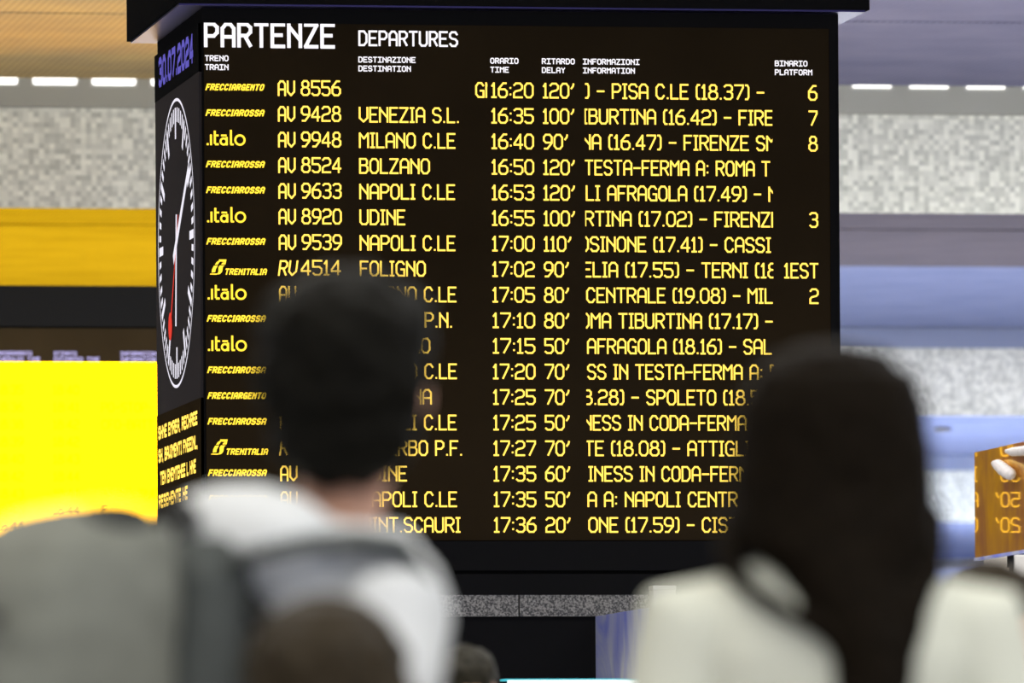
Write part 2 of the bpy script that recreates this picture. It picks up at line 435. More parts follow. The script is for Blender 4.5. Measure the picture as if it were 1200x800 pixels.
# ------------------------------------------------------------------ departures board
BXL, BXR, BYF, BYB, BZ0, BZ1 = 4.712, 7.472, 36.0, 37.53, 2.143, 4.645
board = thing('departure_board', 'large black departures board cabinet with yellow train rows and a clock on its side', 'departure board', (6.09, 36.77, 2.143))
def part(name, mesh, material, parent=board, **kw):
    o = obj(name, mesh, material, parent, **kw)
    if parent is board: o.location = (-6.09, -36.77, -2.143)
    return o
part('cabinet', bx(BXL, BXR, BYF + 0.02, BYB, BZ0, BZ1), 'cabinet_black')
part('bezel', bx(BXR - 0.04, BXR, BYF, BYF + 0.02, 2.376, 4.577), 'cabinet_black')
part('bezel', bx(BXL, BXR, BYF, BYF + 0.02, 4.577, BZ1), 'cabinet_black')
part('lower_fascia', bx(BXL, BXR, BYF - 0.015, BYF + 0.02, 2.247, 2.372), 'cabinet_black')
part('plinth', bx(BXL, BXR, BYF - 0.01, BYF + 0.02, BZ0, 2.232), 'cabinet_black')
part('shadow_gap', bx(BXL + 0.01, BXR - 0.01, BYF + 0.012, BYF + 0.02, 2.232, 2.247), 'seam_black')
hood = part('hood', bx(4.584, 7.585, 35.88, 37.60, 4.648, 5.35), 'cabinet_black')
hu = obj('hood_underside', bx(4.600, 7.569, 35.896, 37.585, 4.640, 4.648), 'underside', hood)
part('hanger', bx(5.5, 6.7, 36.3, 37.2, 5.35, CEIL), 'cabinet_black')
screen = part('screen', bx(BXL + 0.008, BXR - 0.04, BYF + 0.004, BYF + 0.02, 2.376, 4.577), 'screen_dark')
def front(u, v, lift): return (u, BYF + 0.002 - lift, v)
def onscreen(name, q, m_='led_yellow'): return obj(name, q, m_, screen)
PX = 0.00367
onscreen('title_text', letters('PARTENZE', 0.108, front, 4.7194, 4.5255, w_total=0.5646, mono=11.6, stroke=0.0155), 'led_white')
onscreen('title_text', letters('DEPARTURES', 0.0675, front, 5.3833, 4.5175, w_total=0.431, mono=11.7, stroke=0.0088), 'led_white')
for x0, a, b2 in ((4.7224, 'TRENO', 'TRAIN'), (5.3827, 'DESTINAZIONE', 'DESTINATION'), (5.9526, 'ORARIO', 'TIME'),
                  (6.1765, 'RITARDO', 'DELAY'), (6.3546, 'INFORMAZIONI', 'INFORMATION'), (7.1929, 'BINARIO', 'PLATFORM')):
    for txt, z in ((a, 4.4265), (b2, 4.3885)):
        onscreen('column_heading', letters(txt, 0.0255, front, x0, z, w_total=0.0208 * len(txt) - 0.002, mono=11.6, stroke=0.0047), 'led_white')

rows = [
 ('FRECCIARGENTO', 'AV 8556', '', '16:20', "120'", 6.3630, ') - PISA C.LE (18.37) -', '6'),
 ('FRECCIAROSSA', 'AV 9428', 'VENEZIA S.L.', '16:35', "100'", 6.3512, 'IBURTINA (16.42) - FIRENZE', '7'),
 ('italo', 'AV 9948', 'MILANO C.LE', '16:40', "90'", 6.3467, 'NA (16.47) - FIRENZE SMN', '8'),
 ('FRECCIAROSSA', 'AV 8524', 'BOLZANO', '16:50', "120'", 6.3590, 'TESTA-FERMA A: ROMA T', ''),
 ('FRECCIAROSSA', 'AV 9633', 'NAPOLI C.LE', '16:53', "120'", 6.3638, 'LI AFRAGOLA (17.49) - NA', ''),
 ('italo', 'AV 8920', 'UDINE', '16:55', "100'", 6.3576, 'RTINA (17.02) - FIRENZE', '3'),
 ('FRECCIAROSSA', 'AV 9539', 'NAPOLI C.LE', '17:00', "110'", 6.3346, 'OSINONE (17.41) - CASSI', ''),
 ('trenitalia', 'RV 4514', 'FOLIGNO', '17:02', "90'", 6.3487, 'ELIA (17.55) - TERNI (18', '1EST'),
 ('italo', 'AV', 'MILANO C.LE', '17:05', "80'", 6.3628, 'CENTRALE (19.08) - MIL', '2'),
 ('FRECCIAROSSA', 'AV', 'TORINO P.N.', '17:10', "80'", 6.3361, 'OMA TIBURTINA (17.17) -', ''),
 ('italo', 'AV', 'SALERNO', '17:15', "50'", 6.3651, 'AFRAGOLA (18.16) - SAL', ''),
 ('FRECCIAROSSA', 'AV', 'MILANO C.LE', '17:20', "70'", 6.3235, 'ESS IN TESTA-FERMA A: R', ''),
 ('FRECCIARGENTO', 'AV', 'RAVENNA', '17:25', "70'", 6.3451, '8.28) - SPOLETO (18.51)', ''),
 ('FRECCIAROSSA', 'AV', 'NAPOLI C.LE', '17:25', "50'", 6.3444, 'NESS IN CODA-FERMA A:', ''),
 ('trenitalia', 'RV', 'VITERBO P.F.', '17:27', "70'", 6.3511, 'TE (18.08) - ATTIGLIA', ''),
 ('FRECCIAROSSA', 'AV', 'UDINE', '17:35', "60'", 6.3670, 'INESS IN CODA-FERMA A', ''),
 ('FRECCIAROSSA', 'AV', 'NAPOLI C.LE', '17:35', "50'", 6.3626, 'A A: NAPOLI CENTR', ''),
 ('trenitalia', '     27', 'MINT.|SCAURI', '17:36', "20'", 6.3656, 'ONE (17.59) - CIST', ''),
]
IW = [1.056, 1.046, 1.044, 0.989, 1.033, 1.05, 1.047, 1.059, 1.039, 1.043, 1.024, 1.017, 1.045, 1.007, 1.056, 1.013, 1.042, 1.06]
PITCH = (4.3010 - 2.4425) / 17
HH = 0.0675
def ring_poly(q, c, r1, r2, a0, a1, n, place, squash=1.0):
    for i in range(n):
        t0 = R(a0 + (a1 - a0) * i / n); t1 = R(a0 + (a1 - a0) * (i + 1) / n)
        q.poly([place(c[0] + r1 * math.cos(t0) * squash, c[1] + r1 * math.sin(t0), 0), place(c[0] + r2 * math.cos(t0) * squash, c[1] + r2 * math.sin(t0), 0),
                place(c[0] + r2 * math.cos(t1) * squash, c[1] + r2 * math.sin(t1), 0), place(c[0] + r1 * math.cos(t1) * squash, c[1] + r1 * math.sin(t1), 0)])
def bar(q, x0, x1, z0, z1, place=front):
    q.poly([place(x0, z0, 0), place(x1, z0, 0), place(x1, z1, 0), place(x0, z1, 0)])
def italo(zc):
    q = MB(); x0 = 4.730; u = PX; base = zc - 0.026; xh = 0.046; st = 0.0085
    bar(q, x0 - 0.002, x0 + 0.007, base, base + 0.009)
    bar(q, x0 + 0.0125, x0 + 0.0215, base, base + xh)
    bar(q, x0 + 0.029, x0 + 0.038, base + 0.006, base + 0.062); bar(q, x0 + 0.029, x0 + 0.050, base + xh - 0.008, base + xh)
    bar(q, x0 + 0.034, x0 + 0.050, base, base + 0.009)
    ring_poly(q, (x0 + 0.071, base + 0.0165), 0.009, 0.0175, 0, 360, 16, front)
    bar(q, x0 + 0.080, x0 + 0.089, base, base + xh - 0.010); bar(q, x0 + 0.060, x0 + 0.084, base + xh - 0.008, base + xh)
    bar(q, x0 + 0.098, x0 + 0.107, base + 0.004, base + 0.066); bar(q, x0 + 0.100, x0 + 0.114, base, base + 0.008)
    ring_poly(q, (x0 + 0.141, base + xh / 2), 0.0155, 0.0245, 0, 360, 20, front)
    return q
def railway_mark(zc):
    # slanted two-band emblem followed by slanted lettering
    q = MB(); x0 = 4.738; b0 = zc - 0.031; k = 0.00098
    def P(pts): q.poly([front(x0 + px * k, b0 + pz * k, 0) for px, pz in pts])
    P([(22, 44), (30, 56), (42, 64), (52, 68), (44, 58), (36, 46)])
    P([(40, 68), (74, 68), (72, 60), (50, 60), (44, 58)])
    P([(44, 58), (72, 60), (69, 46), (50, 46), (56, 54), (70, 55)])
    P([(18, 40), (36, 42), (26, 24), (24, 12), (8, 10), (10, 24)])
    P([(44, 42), (66, 42), (58, 36), (54, 14), (44, 4), (32, 2), (38, 16), (38, 32)])
    P([(2, 6), (34, 7), (30, 1), (0, 2)])
    t = letters('TRENITALIA', 0.0275, front, 4.803, zc - 0.0165, w_total=0.180, stroke=0.0058, shear=0.25)
    n = len(q.v); q.v += t.v; q.f += [tuple(n + i for i in f) for f in t.f]
    return q
for i, (logo, num, dest, tm, delay, ix, info, plat) in enumerate(rows):
    z = 4.3010 - i * PITCH
    if logo == 'italo': onscreen('operator_logo', italo(z), 'led_logo')
    elif logo == 'trenitalia': onscreen('operator_logo', railway_mark(z), 'led_logo')
    else: onscreen('operator_logo', letters(logo, 0.029, front, 4.7275, z + 0.003, w_total=0.249, stroke=0.0066, shear=0.3), 'led_logo')
    p, d = (num[:2], num[3:]) if num[0] != ' ' else ('', num.strip())
    if p:
        onscreen('train_number', letters(p, HH, front, 5.0347, z, w_total=0.075 if p == 'AV' else 0.080, shear=0.0 if p == 'AV' else 0.14))
        if d: onscreen('train_number', letters(d, HH, front, 5.1335 if p == 'AV' else 5.129, z + 0.002, w_total=0.1735))
    else: onscreen('train_number', letters(d, HH, front, 5.220, z, w_total=0.086))
    xw = 5.383; un = PX * 1.035
    for word in dest.split(' '):
        for piece in word.split('|'):
            if piece:
                onscreen('destination_text', letters(piece, HH, front, xw, z, unit=un))
                xw += (width(piece) + GAP) * un
        xw += SPACE * un
    if i == 0: onscreen('destination_text', letters('GN', HH, front, 5.887, z, unit=PX, win=(5.88, 5.9400)))
    onscreen('time_text', letters(tm, HH, front, 5.9554, z, w_total=0.1850))
    onscreen('delay_text', letters(delay, HH, front, 6.1794, z, unit=PX * 1.02))
    xw = ix; un = PX * IW[i]
    for word in info.split(' '):
        q = letters(word, HH, front, xw, z, unit=un, win=(6.3612, 7.1806))
        if q.f: onscreen('information_text', q)
        xw += (width(word) + GAP + SPACE) * un
    if plat: onscreen('platform_text', letters(plat, HH, front, 7.3792 - width(plat) * PX, z, unit=PX))

# side of the cabinet: date, clock, service message
def side(u, v, lift): return (BXL - 0.016 - lift, u, v)
def rside(u, v, lift): return side(73.53 - u, v, lift)       # reading direction runs towards the camera
sp = part('side_panel', bx(BXL - 0.012, BXL, BYF + 0.03, BYB, 2.376, 4.577), 'screen_grey')
dp = part('date_panel', bx(BXL - 0.014, BXL, BYF + 0.03, BYB - 0.002, 4.372, 4.577), 'cabinet_black')
mp_ = part('message_panel', bx(BXL - 0.014, BXL, BYF + 0.03, BYB - 0.002, 2.376, 2.985), 'screen_dark')
obj('date_text', letters('30.07.2024', 0.132, rside, 73.53 - 37.37, 4.487, w_total=1.19, stroke=0.030), 'led_violet', dp)
for k, (txt, w_) in enumerate((('SHNE EMREA, RECHREE', 1.34), ('SH, BAVIMENTI FNEEINL,', 1.34), ('TEN ENEMTEHEE L HNE', 1.22), ('RESEHENTE HE', 1.0))):
    xw = 73.53 - 37.46 + (0.06 if k == 2 else 0); un = w_ / width(txt)
    for word in txt.split(' '):
        obj('message_line', letters(word, 0.061, rside, xw, 2.905 - k * 0.1015, unit=un, stroke=0.015), 'led_yellow', mp_)
        xw += (width(word) + GAP + SPACE) * un
clock = part('clock', MB(), 'led_clock')
CY, CZ, CR = 36.795, 3.697, 0.628
q = MB(); ring_poly(q, (73.53 - CY, CZ), CR - 0.013, CR, 0, 360, 96, rside)
clock.data = q.mesh('clock_ring'); clock.data.materials.append(MATS['led_clock'])
def ray_bar(q, ang, r0, r1, w0, w1):
    a = R(ang); dx, dz = math.sin(a), math.cos(a); cx = 73.53 - CY
    q.poly([rside(cx + dx * r0 + dz * w0, CZ + dz * r0 - dx * w0, 0), rside(cx + dx * r1 + dz * w1, CZ + dz * r1 - dx * w1, 0),
            rside(cx + dx * r1 - dz * w1, CZ + dz * r1 + dx * w1, 0), rside(cx + dx * r0 - dz * w0, CZ + dz * r0 + dx * w0, 0)])
for k in range(60):
    if k % 5:
        q = MB(); ray_bar(q, k * 6, 0.525, 0.588, 0.014, 0.014); obj('minute_mark', q, 'led_clock', clock)
for k in range(12):
    q = MB(); ray_bar(q, k * 30, 0.452, 0.588, 0.019, 0.019); obj('hour_mark', q, 'led_clock', clock)
q = MB(); ray_bar(q, 184.6, -0.125, 0.36, 0.020, 0.020); obj('hour_hand', q, 'led_clock', clock)
q = MB(); ray_bar(q, 56.0, -0.12, 0.53, 0.026, 0.019); obj('minute_hand', q, 'led_clock', clock)
q = MB(); ray_bar(q, 212, -0.14, 0.42, 0.006, 0.014)
cx, cz = 73.53 - CY + 0.41 * math.sin(R(212)), CZ + 0.41 * math.cos(R(212))
q.poly([rside(cx + 0.062 * math.cos(t * math.pi / 8), cz + 0.062 * math.sin(t * math.pi / 8), 0.001) for t in range(16)])
obj('second_hand', q, 'led_red', clock)

# kiosk underneath: black body with a band of granite slabs
kiosk = thing('kiosk_base', 'black kiosk body with speckled granite band under the departures board', 'kiosk', (6.09, 36.77, 0))
def kpart(name, mesh, m_): 
    o = obj(name, mesh, m_, kiosk); o.location = (-6.09, -36.77, 0); return o
kpart('body', bx(4.70, 7.48, 36.02, 37.54, 0, 2.051), 'cabinet_black')
gx = [4.69, 5.31, 6.0612, 6.81, 7.49]
for a, b2 in zip(gx[:-1], gx[1:]):
    kpart('granite_slab', bx(a + 0.003, b2 - 0.003, 35.995, 37.55, 2.051, 2.143), 'granite')

# ------------------------------------------------------------------ arrivals board in the bay behind
AHEAD = ((5.853, 'PROGRAMMATO', 'SCHEDULED TIME', False), (5.990, 'STIMATO', 'ESTIMATED TIME', True), (6.408, 'INFORMAZIONI', 'INFORMATION', True))
AROWS = [(3.966, '18:35', '18:40', ''), (3.858, '18:36', '18:41', 'PO-STOP-'), (3.750, '18:38', '18:42', 'CFO-BATT'), (3.642, '18:39', '18:42', ''),
         (3.534, '18:40', '18:43', ''), (3.4255, '18:42', '18:44', ''), (3.3175, '18:43', '18:44', 'NTINO-SUD'), (3.2095, '18:43', '18:44', 'F'),
         (3.1085, '18:44', '18:44', ''), (3.000, '18:45', '18:46', ''), (2.892, '18:46', '18:48', '')]
def arrivals(AY, K, dx, dz, label, face='arrivals_yellow'):
    """K scales the layout worked out for a board 53 m away"""
    arr = thing('arrivals_board', label, 'arrivals board', (5.0 * K + dx, AY + 0.3, 0), 0)
    org = Vector((5.0 * K + dx, AY + 0.3, 0))
    X = lambda v: v * K + dx
    Z = lambda v: 1 + (v - 1) * K + dz
    def apart(name, mesh, m_, parent=arr):
        o = obj(name, mesh, m_, parent)
        if parent is arr: o.location = -org
        return o
    apart('cabinet', bx(X(2.2), X(7.3), AY + 0.02, AY + 0.6, Z(2.55), Z(4.44)), 'cabinet_black')
    apart('header_box', bx(X(2.15), X(7.35), AY - 0.03, AY + 0.65, Z(4.36), Z(4.615)), 'cabinet_black')
    apart('pedestal', bx(X(3.0), X(6.6), AY + 0.1, AY + 0.55, 0, Z(2.55)), 'cabinet_black')
    ascr = apart('timetable_screen', bx(X(2.3), X(7.2), AY, AY + 0.02, Z(2.65), Z(4.1375)), face)
    aheads = apart('heading_strip', bx(X(2.3), X(7.2), AY, AY + 0.02, Z(4.1385), Z(4.35)), 'screen_dark')
    def afront(u, v, lift): return (X(u), AY - 0.004 - lift, Z(v))
    for x1, a, b2, left in AHEAD:
        for txt, z in ((a, 4.1925), (b2, 4.1570)):
            wd = 0.0205 * len(txt)
            x0 = x1 if left else (5.853 if txt == a else 5.905) - wd
            obj('column_heading', letters(txt, 0.0265, afront, x0, z, w_total=wd, mono=11.6, stroke=0.0045), 'led_heading', aheads)
    for z, a, b2, c in AROWS:
        obj('timetable_text', letters(a, 0.062, afront, 5.632, z, w_total=0.165, stroke=0.0085), 'arrivals_text', ascr)
        obj('timetable_text', letters(b2, 0.062, afront, 5.983, z, w_total=0.165, stroke=0.0085), 'arrivals_text', ascr)
        if c: obj('timetable_text', letters(c, 0.062, afront, 6.285, z, unit=0.00365, stroke=0.0085), 'arrivals_text', ascr)
arrivals(56.6, 56.6 / 53, 0, 0, 'black arrivals board with a glaring yellow timetable screen beside the clock')

# ------------------------------------------------------------------ glass and furniture around the kiosk
gp = thing('mirror_panel', 'tall amber mirror panel on black posts reflecting the departures rows', 'panel', (7.206, 31.3, 0))
def gpart(name, mesh, m_, parent=gp, **kw):
    o = obj(name, mesh, m_, parent, **kw); o.location = (-7.206, -31.3, 0) if parent is gp else (0, 0, 0); return o
gpart('sheet', bx(7.220, 7.234, 30.35, 32.25, 2.165, 2.572), 'amber_mirror')
gpart('bottom_rail', bx(7.217, 7.238, 30.35, 32.255, 2.154, 2.165), 'blue_glass')
for py in (30.9, 30.42):
    gpart('post', bx(7.222, 7.232, py - 0.010, py + 0.010, 0, 2.154), 'cabinet_black')
cl = MB(); cl.tube([(7.207, 31.86, 2.512), (7.198, 31.74, 2.500), (7.190, 31.60, 2.474), (7.190, 31.50, 2.455), (7.192, 31.46, 2.450)], [0.010, 0.022, 0.026, 0.024, 0.012], 10)
gpart('clamp', cl, 'clamp_white', smooth=True)
cl = MB(); cl.tube([(7.208, 31.64, 2.547), (7.203, 31.5, 2.538), (7.198, 31.3, 2.532), (7.198, 31.0, 2.532)], [0.008, 0.017, 0.019, 0.019], 10)
gpart('clamp', cl, 'clamp_white', smooth=True)

bp_ = thing('glass_screen', 'blue streaky glass screen standing beside the black kiosk', 'glass screen', (6.40, 35.0, 0))
def bpart(name, mesh, m_): o = obj(name, mesh, m_, bp_); o.location = (-6.40, -35.0, 0); return o
bpart('pane', bx(6.391, 6.405, 34.05, 35.985, 0.06, 2.050), 'blue_glass')
bpart('floor_channel', bx(6.375, 6.421, 34.05, 35.985, 0, 0.06), 'steel')

po = thing('barrier_post', 'pale grey square metal post in front of the blue glass screen', 'post', (6.305, 33.95, 0))
obj('shaft', bx(-0.047, 0.047, -0.047, 0.047, 0.02, 2.095), 'post_grey', po, bevel=0.004)
obj('cap', bx(-0.048, 0.048, -0.048, 0.048, 2.095, 2.114), 'post_grey', po, bevel=0.003)
obj('base_plate', bx(-0.08, 0.08, -0.08, 0.08, 0, 0.02), 'steel', po)

tt = thing('information_totem', 'white lit information totem with a cyan rim below the departures board', 'totem', (5.31, 30.05, 0))
obj('body', bx(-0.31, 0.31, -0.04, 0.06, 0.04, 1.645), 'cabinet_black', tt, bevel=0.006)
obj('screen', bx(-0.30, 0.30, -0.052, -0.041, 0.35, 1.648), 'totem_screen', tt)
obj('rim', bx(-0.31, 0.31, -0.052, 0.06, 1.648, 1.653), 'totem_cyan', tt)
obj('foot', bx(-0.36, 0.36, -0.16, 0.18, 0, 0.04), 'steel', tt)

tm_ = thing('ticket_machine', 'white ticket machine beneath the amber mirror panel', 'ticket machine', (7.85, 33.25, 0))
obj('body', bx(-0.305, 0.32, -0.25, 0.30, 0.08, 2.205), 'white_plastic', tm_, bevel=0.008)
obj('plinth', bx(-0.30, 0.31, -0.23, 0.28, 0, 0.08), 'cabinet_black', tm_)
obj('edge_strip', bx(-0.321, -0.306, -0.252, -0.20, 0.08, 2.215), 'cabinet_black', tm_)
obj('side_unit', bx(-0.362, -0.322, -0.24, 0.20, 0.5, 2.155), 'cream_plastic', tm_)
obj('screen', bx(-0.20, 0.20, -0.262, -0.25, 1.15, 1.55), 'screen_dark', tm_)
obj('keypad', bx(0.05, 0.20, -0.270, -0.25, 0.90, 1.02), 'screen_grey', tm_)

ds = thing('ceiling_sensor', 'small dark dome sensor fixed under the distant metal ceiling', 'sensor', (22.85, 103.9, CEIL))
q = MB(); q.ell((0, 0, -0.035), (0.13, 0.13, 0.030)); obj('dome', q, 'sensor_grey', ds, smooth=True)
obj('mount', bx(-0.05, 0.05, -0.05, 0.05, -0.03, 0.0), 'fascia_grey', ds)

# ------------------------------------------------------------------ people
def fuse(q, voxel, smooth_it=6, wob=0.0, wscale=20.0):
    """overlapping shapes -> one continuous skin"""
    me = q.mesh('tmp'); o = bpy.data.objects.new('tmp', me); C.objects.link(o)
    md = o.modifiers.new('r', 'REMESH'); md.mode = 'VOXEL'; md.voxel_size = voxel
    sm = o.modifiers.new('s', 'SMOOTH'); sm.iterations = smooth_it; sm.factor = 0.5
    dg = bpy.context.evaluated_depsgraph_get()
    out = bpy.data.meshes.new_from_object(o.evaluated_get(dg))
    bpy.data.objects.remove(o); bpy.data.meshes.remove(me)
    if wob:
        for v in out.vertices:
            n = noise.noise(v.co * wscale) * wob
            v.co += v.normal * n
    for p in out.polygons: p.use_smooth = True
    return out

def ering(cx, cy, z, rx, ry, n=24, p=2.0):
    out = []
    for j in range(n):
        t = 2 * math.pi * j / n; c, s_ = math.cos(t), math.sin(t)
        out.append((cx + rx * math.copysign(abs(c) ** (2 / p), c), cy + ry * math.copysign(abs(s_) ** (2 / p), s_), z))
    return out

def person(label, loc, rz, H, head_yaw=0.0, head_pitch=0.0, skin='skin', hair='hair_black', shirt='shirt_white', hair_style='short',
           lean=0.0, width_k=1.0, depth_k=1.0, head_k=1.0, head_fwd=0.0, hair_k=1.0, drop=0.0, hump=False, sleeve=0.42, group=None):
    k = H / 1.75
    root = thing('person', label, 'person', loc, rz, group)
    S = lambda p: Vector((p[0] * k * width_k, p[1] * k, p[2] * k))
    def LN(p):      # slight forward lean of everything above the hips
        z = p[2]; t = max(0.0, z - 0.95)
        return (p[0], p[1] + lean * t, z)
    HM = Matrix.Translation((0, 0.01 + lean * 0.57 + head_fwd, 1.53)) @ Matrix.Rotation(head_yaw, 4, 'Z') @ Matrix.Rotation(head_pitch, 4, 'X') @ Matrix.Scale(head_k, 4) @ Matrix.Translation((0, -0.01, -1.53))
    HR = HM.to_3x3()
    def head_ell(q, c, r, nu=20, nv=12):
        q2 = MB(); q2.ell(c, r, nu=nu, nv=nv)
        n = len(q.v); q.v += [tuple(HM @ Vector(p)) for p in q2.v]; q.f += [tuple(n + i for i in f) for f in q2.f]
    def scaled(q, wk=False):
        q.v = [(p[0] * k * (width_k if wk else 1), p[1] * k, p[2] * k) for p in q.v]; return q
    torso = [(0, 0, .86, .150, .105), (0, 0, .96, .158, .108), (0, 0, 1.06, .142, .10), (0, 0, 1.16, .145, .10), (0, .008, 1.27, .165, .115),
             (0, .003, 1.36, .178, .112), (0, -.004, 1.415, .165, .095), (0, -.008, 1.45, .12, .078), (0, -.006, 1.48, .072, .066), (0, head_fwd * .4, 1.515, .057, .060), (0, .012 + head_fwd, 1.58, .054, .058)]
    # skin: torso, neck, head, arms with hands, legs
    q = MB()
    q.loft([[LN(p) for p in ering(*s_)] for s_ in torso])
    arms = []
    for s_ in (-1, 1):
        sh, el, wr = (s_ * .178, -.005, 1.395 - drop), (s_ * .225, -.03, 1.115), (s_ * .235, .045, .875)
        arms.append((sh, el, wr))
        q.tube([LN((s_ * .13, -.002, 1.40 - drop)), LN(sh), LN((s_ * .205, -.018, 1.27)), LN(el), LN((s_ * .232, .01, 1.02)), LN(wr)], [.055, .056, .049, .039, .040, .027])
        q.ell(LN((s_ * .237, .060, .815)), (.020, .040, .055))
        for f_ in range(4):
            fy = .030 + f_ * .021
            L = (.075, .088, .092, .078)[f_]
            q.tube([LN((s_ * .238, fy, .785)), LN((s_ * .236, fy + .006, .775 - L * .5)), LN((s_ * .226, fy + .008, .775 - L))], [.0095, .009, .007], 8)
        q.tube([LN((s_ * .234, .090, .845)), LN((s_ * .226, .120, .815)), LN((s_ * .222, .128, .780))], [.012, .011, .008], 8)
        q.tube([(s_ * .085, 0, .90), (s_ * .095, .005, .72), (s_ * .10, .008, .48), (s_ * .10, -.015, .30), (s_ * .10, -.01, .09)], [.088, .078, .056, .052, .037])
        q.tube([(s_ * .10, -.05, .045), (s_ * .103, .03, .045), (s_ * .108, .13, .035), (s_ * .110, .18, .028)], [.034, .038, .035, .022])
    head_ell(q, (0, .010, 1.662), (.076, .096, .088)); head_ell(q, (0, .045, 1.605), (.060, .062, .085))
    head_ell(q, (0, .075, 1.555), (.034, .035, .030)); head_ell(q, (0, .108, 1.617), (.013, .022, .024)); head_ell(q, (0, .098, 1.64), (.010, .016, .03))
    for s_ in (-1, 1):
        head_ell(q, (s_ * .080, .000, 1.628), (.011, .021, .033)); head_ell(q, (s_ * .03, .082, 1.665), (.026, .020, .010))
    scaled(q, False)
    q.v = [(p[0] * (width_k if p[2] < 1.46 * k else 1), p[1], p[2]) for p in q.v]
    obj('body', fuse(q, 0.0075, 4), skin, root)
    # face details
    for s_ in (-1, 1):
        q = MB(); head_ell(q, (s_ * .030, .088, 1.642), (.012, .010, .009), 12, 8); obj('eye', scaled(q), 'eye_white', root, smooth=True)
        q = MB(); head_ell(q, (s_ * .030, .098, 1.642), (.0055, .003, .0055), 10, 6); obj('pupil', scaled(q), 'hair_black', root, smooth=True)
        q = MB(); head_ell(q, (s_ * .031, .101, 1.670), (.020, .005, .004), 12, 6); obj('eyebrow', scaled(q), hair, root, smooth=True)
    q = MB(); head_ell(q, (0, .103, 1.580), (.022, .007, .007), 14, 8); obj('lips', scaled(q), 'lips', root, smooth=True)
    # shirt
    q = MB(); g = .013
    q.loft([[LN(p) for p in ering(a, b2, z, rx + g, (ry + g) * depth_k)] for a, b2, z, rx, ry in [(0, 0, .83, .186, .134), (0, 0, .90, .184, .132), (0, 0, .98, .176, .124), (0, 0, 1.08, .155, .110), (0, 0, 1.18, .152, .108),
             (0, .008, 1.28, .168, .118), (0, .003, 1.365, .180, .114), (0, -.004, 1.42, .168, .097), (0, -.008, 1.455, .122, .080), (0, -.006, 1.482, .072, .068)]])
    for (sh, el, wr), s_ in zip(arms, (-1, 1)):
        e = Vector(sh).lerp(Vector(el), 0.35 + sleeve)
        q.tube([LN((s_ * .12, -.002, 1.395 - drop)), LN(sh), LN(Vector(sh).lerp(Vector(el), .35)), LN(e)], [.066, .072, .068, .066], 16)
    if hump: q.ell(LN((-.015, -.115, 1.447)), (.150, .105, .085))     # bunched cloth between neck and backpack
    q.v = [tuple(S(p)) for p in q.v]
    obj('shirt', fuse(q, 0.009, 8, 0.006, 11.0), shirt, root)
    # trousers and shoes
    q = MB()
    q.loft([ering(0, 0, .80, .155, .115), ering(0, 0, .90, .168, .12), ering(0, 0, .97, .166, .117)])
    for s_ in (-1, 1):
        q.tube([(s_ * .082, 0, .90), (s_ * .093, .005, .72), (s_ * .10, .008, .48), (s_ * .10, -.01, .30), (s_ * .10, -.01, .09)], [.098, .090, .072, .064, .058], 16)
    q.v = [tuple(S(p)) for p in q.v]
    obj('trousers', fuse(q, 0.01, 6), 'trousers_dark', root)
    for s_ in (-1, 1):
        q = MB(); q.tube([(s_ * .10, -.075, .045), (s_ * .10, -.04, .05), (s_ * .103, .04, .048), (s_ * .108, .13, .040), (s_ * .110, .20, .028)], [.030, .044, .048, .045, .026], 14)
        q.v = [tuple(S((p[0], p[1], max(p[2], .0))))for p in q.v]
        obj('shoe', fuse(q, 0.006, 3), 'shoe', root)
    # hair
    q = MB()
    if hair_style == 'short':
        for c_, r_ in (((0, -.002, 1.690), (.085, .104, .078)), ((0, -.028, 1.645), (.084, .080, .090)), ((0, -.040, 1.595), (.066 * hair_k, .058, .070)), ((.012, .045, 1.718), (.066, .060, .042))):
            head_ell(q, c_, (r_[0] * hair_k, r_[1] * min(hair_k, 1.06), r_[2]))
        me = fuse(scaled(q), 0.006, 4, 0.010, 38.0)
    elif hair_style == 'bob':
        head_ell(q, (0, -.002, 1.685), (.094, .108, .080)); head_ell(q, (0, -.028, 1.635), (.098, .088, .105)); head_ell(q, (0, -.035, 1.570), (.094, .070, .085))
        head_ell(q, (0, .045, 1.712), (.070, .062, .042))
        me = fuse(scaled(q), 0.006, 4, 0.008, 30.0)
    else:
        secs = [(0, .000, 1.755, .030, .035), (0, -.002, 1.742, .074, .080), (0, -.006, 1.715, .100, .102), (0, -.012, 1.675, .116, .108), (0, -.020, 1.62, .123, .102),
                (0, -.028, 1.56, .127, .094), (0, -.042, 1.505, .122, .088), (.006, -.066, 1.458, .080, .074), (.015, -.090, 1.42, .066, .056), (.034, -.108, 1.36, .043, .046), (.040, -.118, 1.28, .040, .042),
                (.044, -.115, 1.16, .036, .034), (.044, -.105, 1.06, .022, .016)]
        rings = []
        for a, b2, z, rx, ry in secs:
            ring = []
            for j in range(72):
                t = 2 * math.pi * j / 72; m_ = 1 + .030 * math.sin(13 * t + z * 6) + .02 * math.sin(29 * t - z * 9)
                ring.append((a + rx * m_ * math.cos(t), b2 + ry * m_ * math.sin(t), z))
            rings.append(ring)
        q.loft(rings)
        # loose locks over the shoulders
        q.tube([(-.088, .0, 1.58), (-.122, -.01, 1.52), (-.138, -.055, 1.470), (-.106, -.105, 1.432), (-.066, -.128, 1.405), (-.027, -.135, 1.385), (.02, -.135, 1.35)], [.03, .028, .016, .012, .012, .014, .015], 12)
        q.tube([(.090, .0, 1.58), (.120, -.01, 1.52), (.115, -.05, 1.47), (.095, -.09, 1.42), (.080, -.115, 1.35), (.07, -.125, 1.26)], [.03, .03, .028, .022, .018, .016], 12)
        rnd = random.Random(3)
